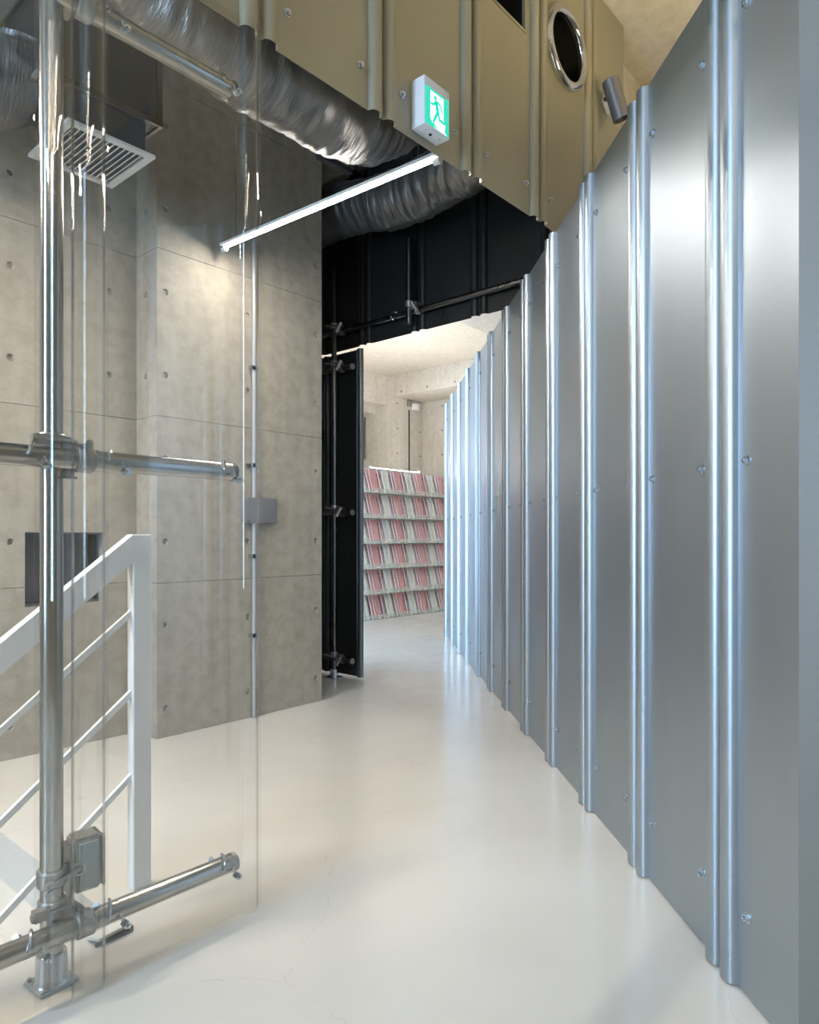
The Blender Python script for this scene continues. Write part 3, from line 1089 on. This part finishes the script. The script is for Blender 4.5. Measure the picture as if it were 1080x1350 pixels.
# plenum box with white air grille
pb = empty('air_vent_box', (1.42, 3.14, 2.8), 'dark metal air vent box with a white slatted grille underneath', 'air vent')
obj('plenum', box_mesh(1.13, 1.625, 2.93, 3.36, 2.955, 3.34, 0.004), M['boxmetal'], pb)
bm = bmesh.new()
for (x0, x1, y0, y1) in ((1.115, 1.64, 2.918, 2.93), (1.115, 1.13, 2.93, 3.37), (1.625, 1.64, 2.93, 3.37)):
    b_box(bm, x0, x1, y0, y1, 2.948, 2.968)
    b_box(bm, x0, x1, y0, y1, 3.33, 3.345)
b_box(bm, 1.612, 1.64, 2.921, 2.93, 2.968, 3.33)
obj('flange', from_bm('flange', bm, False), M['zinc'], pb)
obj('neck', box_mesh(1.26, 1.575, 2.955, 3.32, 2.815, 2.95), M['boxmetal'], pb)
bm = bmesh.new()
GX0, GX1, GY0, GY1 = 1.225, 1.61, 2.93, 3.345
for (x0, x1, y0, y1) in ((GX0, GX1, GY0, GY0 + 0.03), (GX0, GX1, GY1 - 0.03, GY1), (GX0, GX0 + 0.03, GY0 + 0.03, GY1 - 0.03), (GX1 - 0.03, GX1, GY0 + 0.03, GY1 - 0.03)):
    b_box(bm, x0, x1, y0, y1, 2.80, 2.814)
gf = obj('grille_frame', from_bm('frame', bm, False), M['grille'], pb)
for k in range(13):
    x = GX0 + 0.045 + k * (GX1 - GX0 - 0.09) / 12
    bm = bmesh.new()
    b_box(bm, -0.0015, 0.0015, GY0 + 0.03, GY1 - 0.03, -0.011, 0.011, Matrix.Translation((x, 0, 2.812)) @ Matrix.Rotation(math.radians(28), 4, 'Y'))
    obj('slat', from_bm('slat', bm, False), M['grille'], gf)
for k in range(14):
    y = GY0 + 0.045 + k * (GY1 - GY0 - 0.09) / 13
    obj('rear_blade', box_mesh(GX0 + 0.03, GX1 - 0.03, y - 0.001, y + 0.001, 2.825, 2.84), M['grille'], gf)
for (x, y) in ((1.2, 2.97), (1.56, 3.3)):
    obj('hanger_rod', tube_mesh([(x, y, 3.33), (x, y, H)], 0.004, 8), M['bolt'], pb)
tag(obj('hanger_bracket', multi_box([(2.96, 3.0, 3.05, 3.09, 3.3, H), (2.7, 3.0, 3.05, 3.09, 3.3, 3.33)]), M['boxmetal']), 'dark ceiling hanger bracket behind the sagging foil duct', 'bracket')

# ------------------------------------------------------------------ exit sign
ex = empty('exit_sign', (2.02, 1.66, 2.6), 'lit green emergency exit sign with white running figure on olive panel', 'exit sign')
EX0, EX1, EY, EZ0, EZ1 = 1.95, 2.097, 1.635, 2.607, 2.786
obj('housing', box_mesh(EX0, EX1, EY, OY - 0.001, EZ0, EZ1, 0.002), M['sign_white'], ex)
GZ0, GZ1 = EZ0 + 0.006, EZ1 - 0.034
gface = obj('green_face', box_mesh(EX0 + 0.004, EX1 - 0.004, EY - 0.0012, EY, GZ0, GZ1), M['sign_green'], ex)


def sgn(u, v):
    return (EX0 + 0.004 + u * (EX1 - EX0 - 0.008), GZ1 - v * (GZ1 - GZ0))


def flat_poly(pts, y):
    bm = bmesh.new()
    a = [bm.verts.new((p[0], y, p[1])) for p in pts]
    b = [bm.verts.new((p[0], y + 0.0006, p[1])) for p in pts]
    bm.faces.new(a)
    bm.faces.new(b[::-1])
    for i in range(len(pts)):
        j = (i + 1) % len(pts)
        bm.faces.new((a[i], b[i], b[j], a[j]))
    return bm


door = [sgn(*p) for p in ((0.21, 0.07), (0.76, 0.07), (0.76, 0.62), (0.84, 0.74), (0.80, 0.93), (0.9, 1.0), (0.42, 1.0), (0.21, 0.80))]
obj('lit_doorway', from_bm('door', flat_poly(door, EY - 0.0018), False), M['sign_lit'], gface)
bm = bmesh.new()


def stroke(bm, pts, w, y):
    for i in range(len(pts) - 1):
        a, b = Vector((*sgn(*pts[i]), 0)), Vector((*sgn(*pts[i + 1]), 0))
        d = (b - a).normalized()
        n = Vector((-d.y, d.x, 0)) * w / 2
        a2, b2 = a - d * w * 0.3, b + d * w * 0.3
        vs = [bm.verts.new((p.x, y, p.y)) for p in (a2 - n, b2 - n, b2 + n, a2 + n)]
        bm.faces.new(vs)


yf = EY - 0.0022
for pts, w in (([(0.44, 0.29), (0.51, 0.53)], 0.018), ([(0.42, 0.29), (0.33, 0.40), (0.23, 0.41)], 0.009), ([(0.48, 0.27), (0.62, 0.31), (0.70, 0.47)], 0.009),
               ([(0.52, 0.50), (0.33, 0.85)], 0.012), ([(0.52, 0.52), (0.58, 0.70), (0.80, 0.72)], 0.012), ([(0.33, 0.90), (0.47, 0.98)], 0.008)):
    stroke(bm, pts, w, yf)
hc = sgn(0.405, 0.19)
bm.faces.new([bm.verts.new((hc[0] + 0.009 * math.cos(2 * math.pi * k / 16), yf, hc[1] + 0.009 * math.sin(2 * math.pi * k / 16))) for k in range(16)])
obj('running_figure', from_bm('figure', bm, False), M['sign_green'], gface)
obj('test_button', tube_mesh([(2.02, 1.665, EZ0 + 0.001), (2.02, 1.665, EZ0 - 0.003)], 0.006, 12), M['dark'], ex)
for x in (1.985, 2.07):
    obj('screw', tube_mesh([(x, 1.66, EZ0 + 0.001), (x, 1.66, EZ0 - 0.001)], 0.003, 8), M['cast'], ex)

# ------------------------------------------------------------------ round port, square opening, spotlight on the olive panels
rp = empty('round_port', (PORT[0], OY, PORT[1]), 'round chrome-ringed duct port in the olive panel', 'vent')
bm = bmesh.new()
b_torus(bm, (PORT[0], OY - 0.012, PORT[1]), (0, 1, 0), PORT[2] + 0.008, 0.024, 48, 12)
obj('ring', from_bm('ring', bm), M['chrome'], rp)
bm = bmesh.new()
b_tube(bm, [(PORT[0], OY - 0.015, PORT[1]), (PORT[0], OY + 0.19, PORT[1])], PORT[2] - 0.012, 40, False)
b_tube(bm, [(PORT[0], OY + 0.19, PORT[1]), (PORT[0], OY + 0.195, PORT[1])], PORT[2] - 0.012, 40, True)
obj('sleeve', from_bm('sleeve', bm), M['darkpipe'], rp)
bm = bmesh.new()
b_torus(bm, (PORT[0], OY + 0.12, PORT[1]), (0, 1, 0), PORT[2] - 0.016, 0.004, 40, 8)
obj('inner_ring', from_bm('inner', bm), M['chrome'], rp)
obj('damper', tube_mesh([(PORT[0], OY + 0.13, PORT[1]), (PORT[0], OY + 0.135, PORT[1])], PORT[2] - 0.018, 40), M['dark'], rp)

so = empty('square_opening', ((SQ[0] + SQ[1]) / 2, OY, SQ[2]), 'dark square opening with thin frame at the top of an olive panel', 'vent')
bm = bmesh.new()
for (a, b, c, d) in ((SQ[0] - 0.012, SQ[1] + 0.012, SQ[2] - 0.012, SQ[2]), (SQ[0] - 0.012, SQ[0], SQ[2], SQ[3]), (SQ[1], SQ[1] + 0.012, SQ[2], SQ[3]), (SQ[0] - 0.012, SQ[1] + 0.012, SQ[3], SQ[3] + 0.012)):
    b_box(bm, a, b, OY - 0.004, OY + 0.012, c, d)
obj('frame', from_bm('frame', bm, False), M['olive'], so)
bm = bmesh.new()
b_box(bm, SQ[0] - 0.004, SQ[1] + 0.004, OY + 0.012, OY + 0.3, SQ[2] - 0.004, SQ[3] + 0.004)
bm.faces.ensure_lookup_table()
bmesh.ops.delete(bm, geom=[f for f in bm.faces if all(abs(v.co.y - (OY + 0.012)) < 1e-4 for v in f.verts)], context='FACES')
obj('box', from_bm('inside', bm, False), M['dark'], so)

sp = empty('spotlight', (3.57, OY, 3.46), 'small grey cylindrical spotlight on round base at the olive panel end', 'light')
bm = bmesh.new()
b_tube(bm, [(3.57, OY, 3.455), (3.57, OY - 0.006, 3.455)], 0.058, 28)
b_torus(bm, (3.57, OY - 0.007, 3.455), (0, 1, 0), 0.056, 0.005, 28, 8)
obj('base_ring', from_bm('base', bm), M['chrome'], sp)
obj('arm', tube_mesh([(3.57, OY - 0.004, 3.48), (3.53, OY - 0.06, 3.475), (3.44, OY - 0.095, 3.44)], 0.011, 12), M['lamp_metal'], sp)
A, B = Vector((3.405, 1.60, 3.465)), Vector((3.47, 1.565, 3.275))
d = (B - A).normalized()
bm = bmesh.new()
b_tube(bm, [A, A + d * 0.004, B - d * 0.03, B], [0.040, 0.044, 0.044, 0.044], 28, False)
b_tube(bm, [B, B - d * 0.001, B - d * 0.05, B - d * 0.051], [0.044, 0.040, 0.040, 0.001], 28, False)
b_tube(bm, [A, A - d * 0.0005], [0.040, 0.0005], 28, False)
obj('barrel', from_bm('barrel', bm), M['lamp_metal'], sp)

tag(obj('spiral_duct', tube_mesh([(2.35, 1.45, 3.93), (3.02, 1.45, 3.80)], 0.09, 28), M['concrete_ceiling']), 'pale round pipe crossing under the ceiling above the chrome port', 'duct')

# ------------------------------------------------------------------ display of clear cases in the far room
CY = 6.40
rows, colsn = 6, 6
RH = 2.0 / rows
CW = 0.478
rack = empty('display_rack', (6.9, CY, 0), 'pale back board carrying the rows of clear pink cases', 'rack')
bm = bmesh.new()
b_box(bm, 4.05, 9.0, CY + 0.15, CY + 0.18, 0.0, 2.0)
obj('back_board', from_bm('back', bm, False), M['milk'], rack)
for r in range(rows):
    obj('rail', box_mesh(4.05, 9.0, CY + 0.13, CY + 0.15, (r + 0.75) * RH, (r + 0.75) * RH + 0.02), M['cast'], rack)

TILT = 0.095


def case_parts():
    """Clear case leaning back at the top: local x right, bottom front edge at y = 0, z = 0."""
    def slab(x0, x1, d0, d1, z0, z1):
        bm = bmesh.new()
        vs = []
        for x in (x0, x1):
            for dd in (d0, d1):
                for z in (z0, z1):
                    vs.append(bm.verts.new((x, dd + TILT * z / RH, z)))
        for f in ((0, 1, 3, 2), (4, 6, 7, 5), (0, 4, 5, 1), (2, 3, 7, 6), (0, 2, 6, 4), (1, 5, 7, 3)):
            bm.faces.new([vs[i] for i in f])
        return bm
    def join(*bms):
        out = bmesh.new()
        for b in bms:
            me = bpy.data.meshes.new('t')
            b.to_mesh(me)
            b.free()
            out.from_mesh(me)
            bpy.data.meshes.remove(me)
        return from_bm('case', out, False)
    W = CW - 0.006
    hz = RH - 0.01
    shell = join(slab(0, W, 0.0, 0.003, 0.005, hz), slab(0, 0.004, 0.003, 0.045, 0.005, hz), slab(W - 0.004, W, 0.003, 0.045, 0.005, hz),
                 slab(0, W, 0.0, 0.045, 0.0, 0.003), slab(0.235, 0.239, 0.003, 0.045, 0.005, hz), slab(0.305, 0.309, 0.003, 0.045, 0.005, hz))
    lip = join(slab(0, W, -0.016, -0.012, 0.0, 0.065), slab(0, W, -0.012, 0.0, 0.0, 0.003), *[slab(0.03 + 0.075 * k, 0.036 + 0.075 * k, -0.022, -0.012, 0.0, 0.05 + 0.012 * (k % 2)) for k in range(6)])
    pink = join(slab(0.012, 0.218, 0.030, 0.034, 0.03, hz - 0.006))
    strip = join(slab(0.243, 0.298, 0.030, 0.034, 0.03, hz - 0.006))
    milk = join(slab(0.315, W - 0.012, 0.026, 0.032, 0.012, hz - 0.006))
    rods = [('rod', join(slab(x, x + 0.012, 0.008, 0.016, 0.0, hz * t)), 'brass') for x, t in ((0.104, 0.75), (0.262, 0.6))]
    clips = [('clip', join(slab(x, x + 0.04, -0.026, -0.016, 0.012, 0.03)), 'brass') for x in (0.09, 0.25)]
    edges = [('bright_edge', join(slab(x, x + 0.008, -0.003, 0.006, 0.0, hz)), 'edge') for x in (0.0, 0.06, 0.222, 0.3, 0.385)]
    return [('shell', shell, 'clear_case'), ('front_lip', lip, 'case_edge'), ('pink_sheet', pink, 'pink'), ('deep_pink_strip', strip, 'pink_deep'),
            ('milky_sheet', milk, 'milk')] + rods + clips + edges


M['case_edge'] = mat('case_edge', (0.72, 0.78, 0.74), 0.25, 0.0, 0.7)
nodes(M['case_edge'])[1].inputs['Alpha'].default_value = 0.2
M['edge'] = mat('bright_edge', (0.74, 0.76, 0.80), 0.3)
PARTS = case_parts()
for n_, me, mk in PARTS:
    me.materials.append(M[mk])
ROWN = ['top row', 'second row down', 'third row down', 'fourth row down', 'fifth row down', 'bottom row']
COLN = ['first', 'second', 'third', 'fourth', 'fifth', 'sixth']
for r in range(rows):
    for c in range(-4, colsn):
        x = 6.022 + c * CW + (r - 0) * 0.012
        z = 2.0 - (r + 1) * RH + 0.002
        e = empty('clear_case', (x, CY - 0.02, z), ('clear pink-sheeted case, %s, %s visible from the black jamb' % (ROWN[r], COLN[c])) if c >= 0 else 'clear pink-sheeted case hidden from view behind the black jamb', 'display case', 'clear pink display cases')
        for n_, me, mk in PARTS:
            o = bpy.data.objects.new(n_, me)
            COL.objects.link(o)
            o.parent = e
led('led_bar', (6.70, CY + 0.155, 2.032), (7.68, CY + 0.155, 2.032), 'bar', 'bright LED bar lying along the top of the clear case display', 'led bars', -1.0)
led('led_bar', (4.4, CY + 0.155, 2.032), (5.8, CY + 0.155, 2.032), 'bar', 'LED bar on the display top hidden behind the black jamb', 'led bars', -1.0)

led('led_uplight', (6.6, 7.0, 1.8), (8.6, 7.0, 1.8), 'bar', 'added LED fill uplight hidden behind the clear case display', 'led uplights', -1.0)  # unseen, put in to brighten the back walls and ceiling

# conduit and detector on the far column
fc = empty('column_conduit', (9.654, 8.46, 0), 'dark vertical cable running down the far concrete column', 'cable')
obj('cable', tube_mesh([(9.654, 8.462, 0.01), (9.654, 8.462, 3.42)], 0.014, 8), M['cable'], fc)
fd = empty('speaker_box', (9.77, 8.46, 3.42), 'small white round fitting high on the far concrete column', 'fitting')
obj('body', tube_mesh([(9.79, 8.43, 3.43), (9.79, 8.43, 3.455), (9.79, 8.43, 3.53), (9.79, 8.43, 3.545)], [0.075, 0.09, 0.09, 0.08], 20), M['fixture'], fd)
obj('base', box_mesh(9.6, 9.72, 8.44, 8.47, 3.49, 3.605, 0.004), M['cast'], fd)
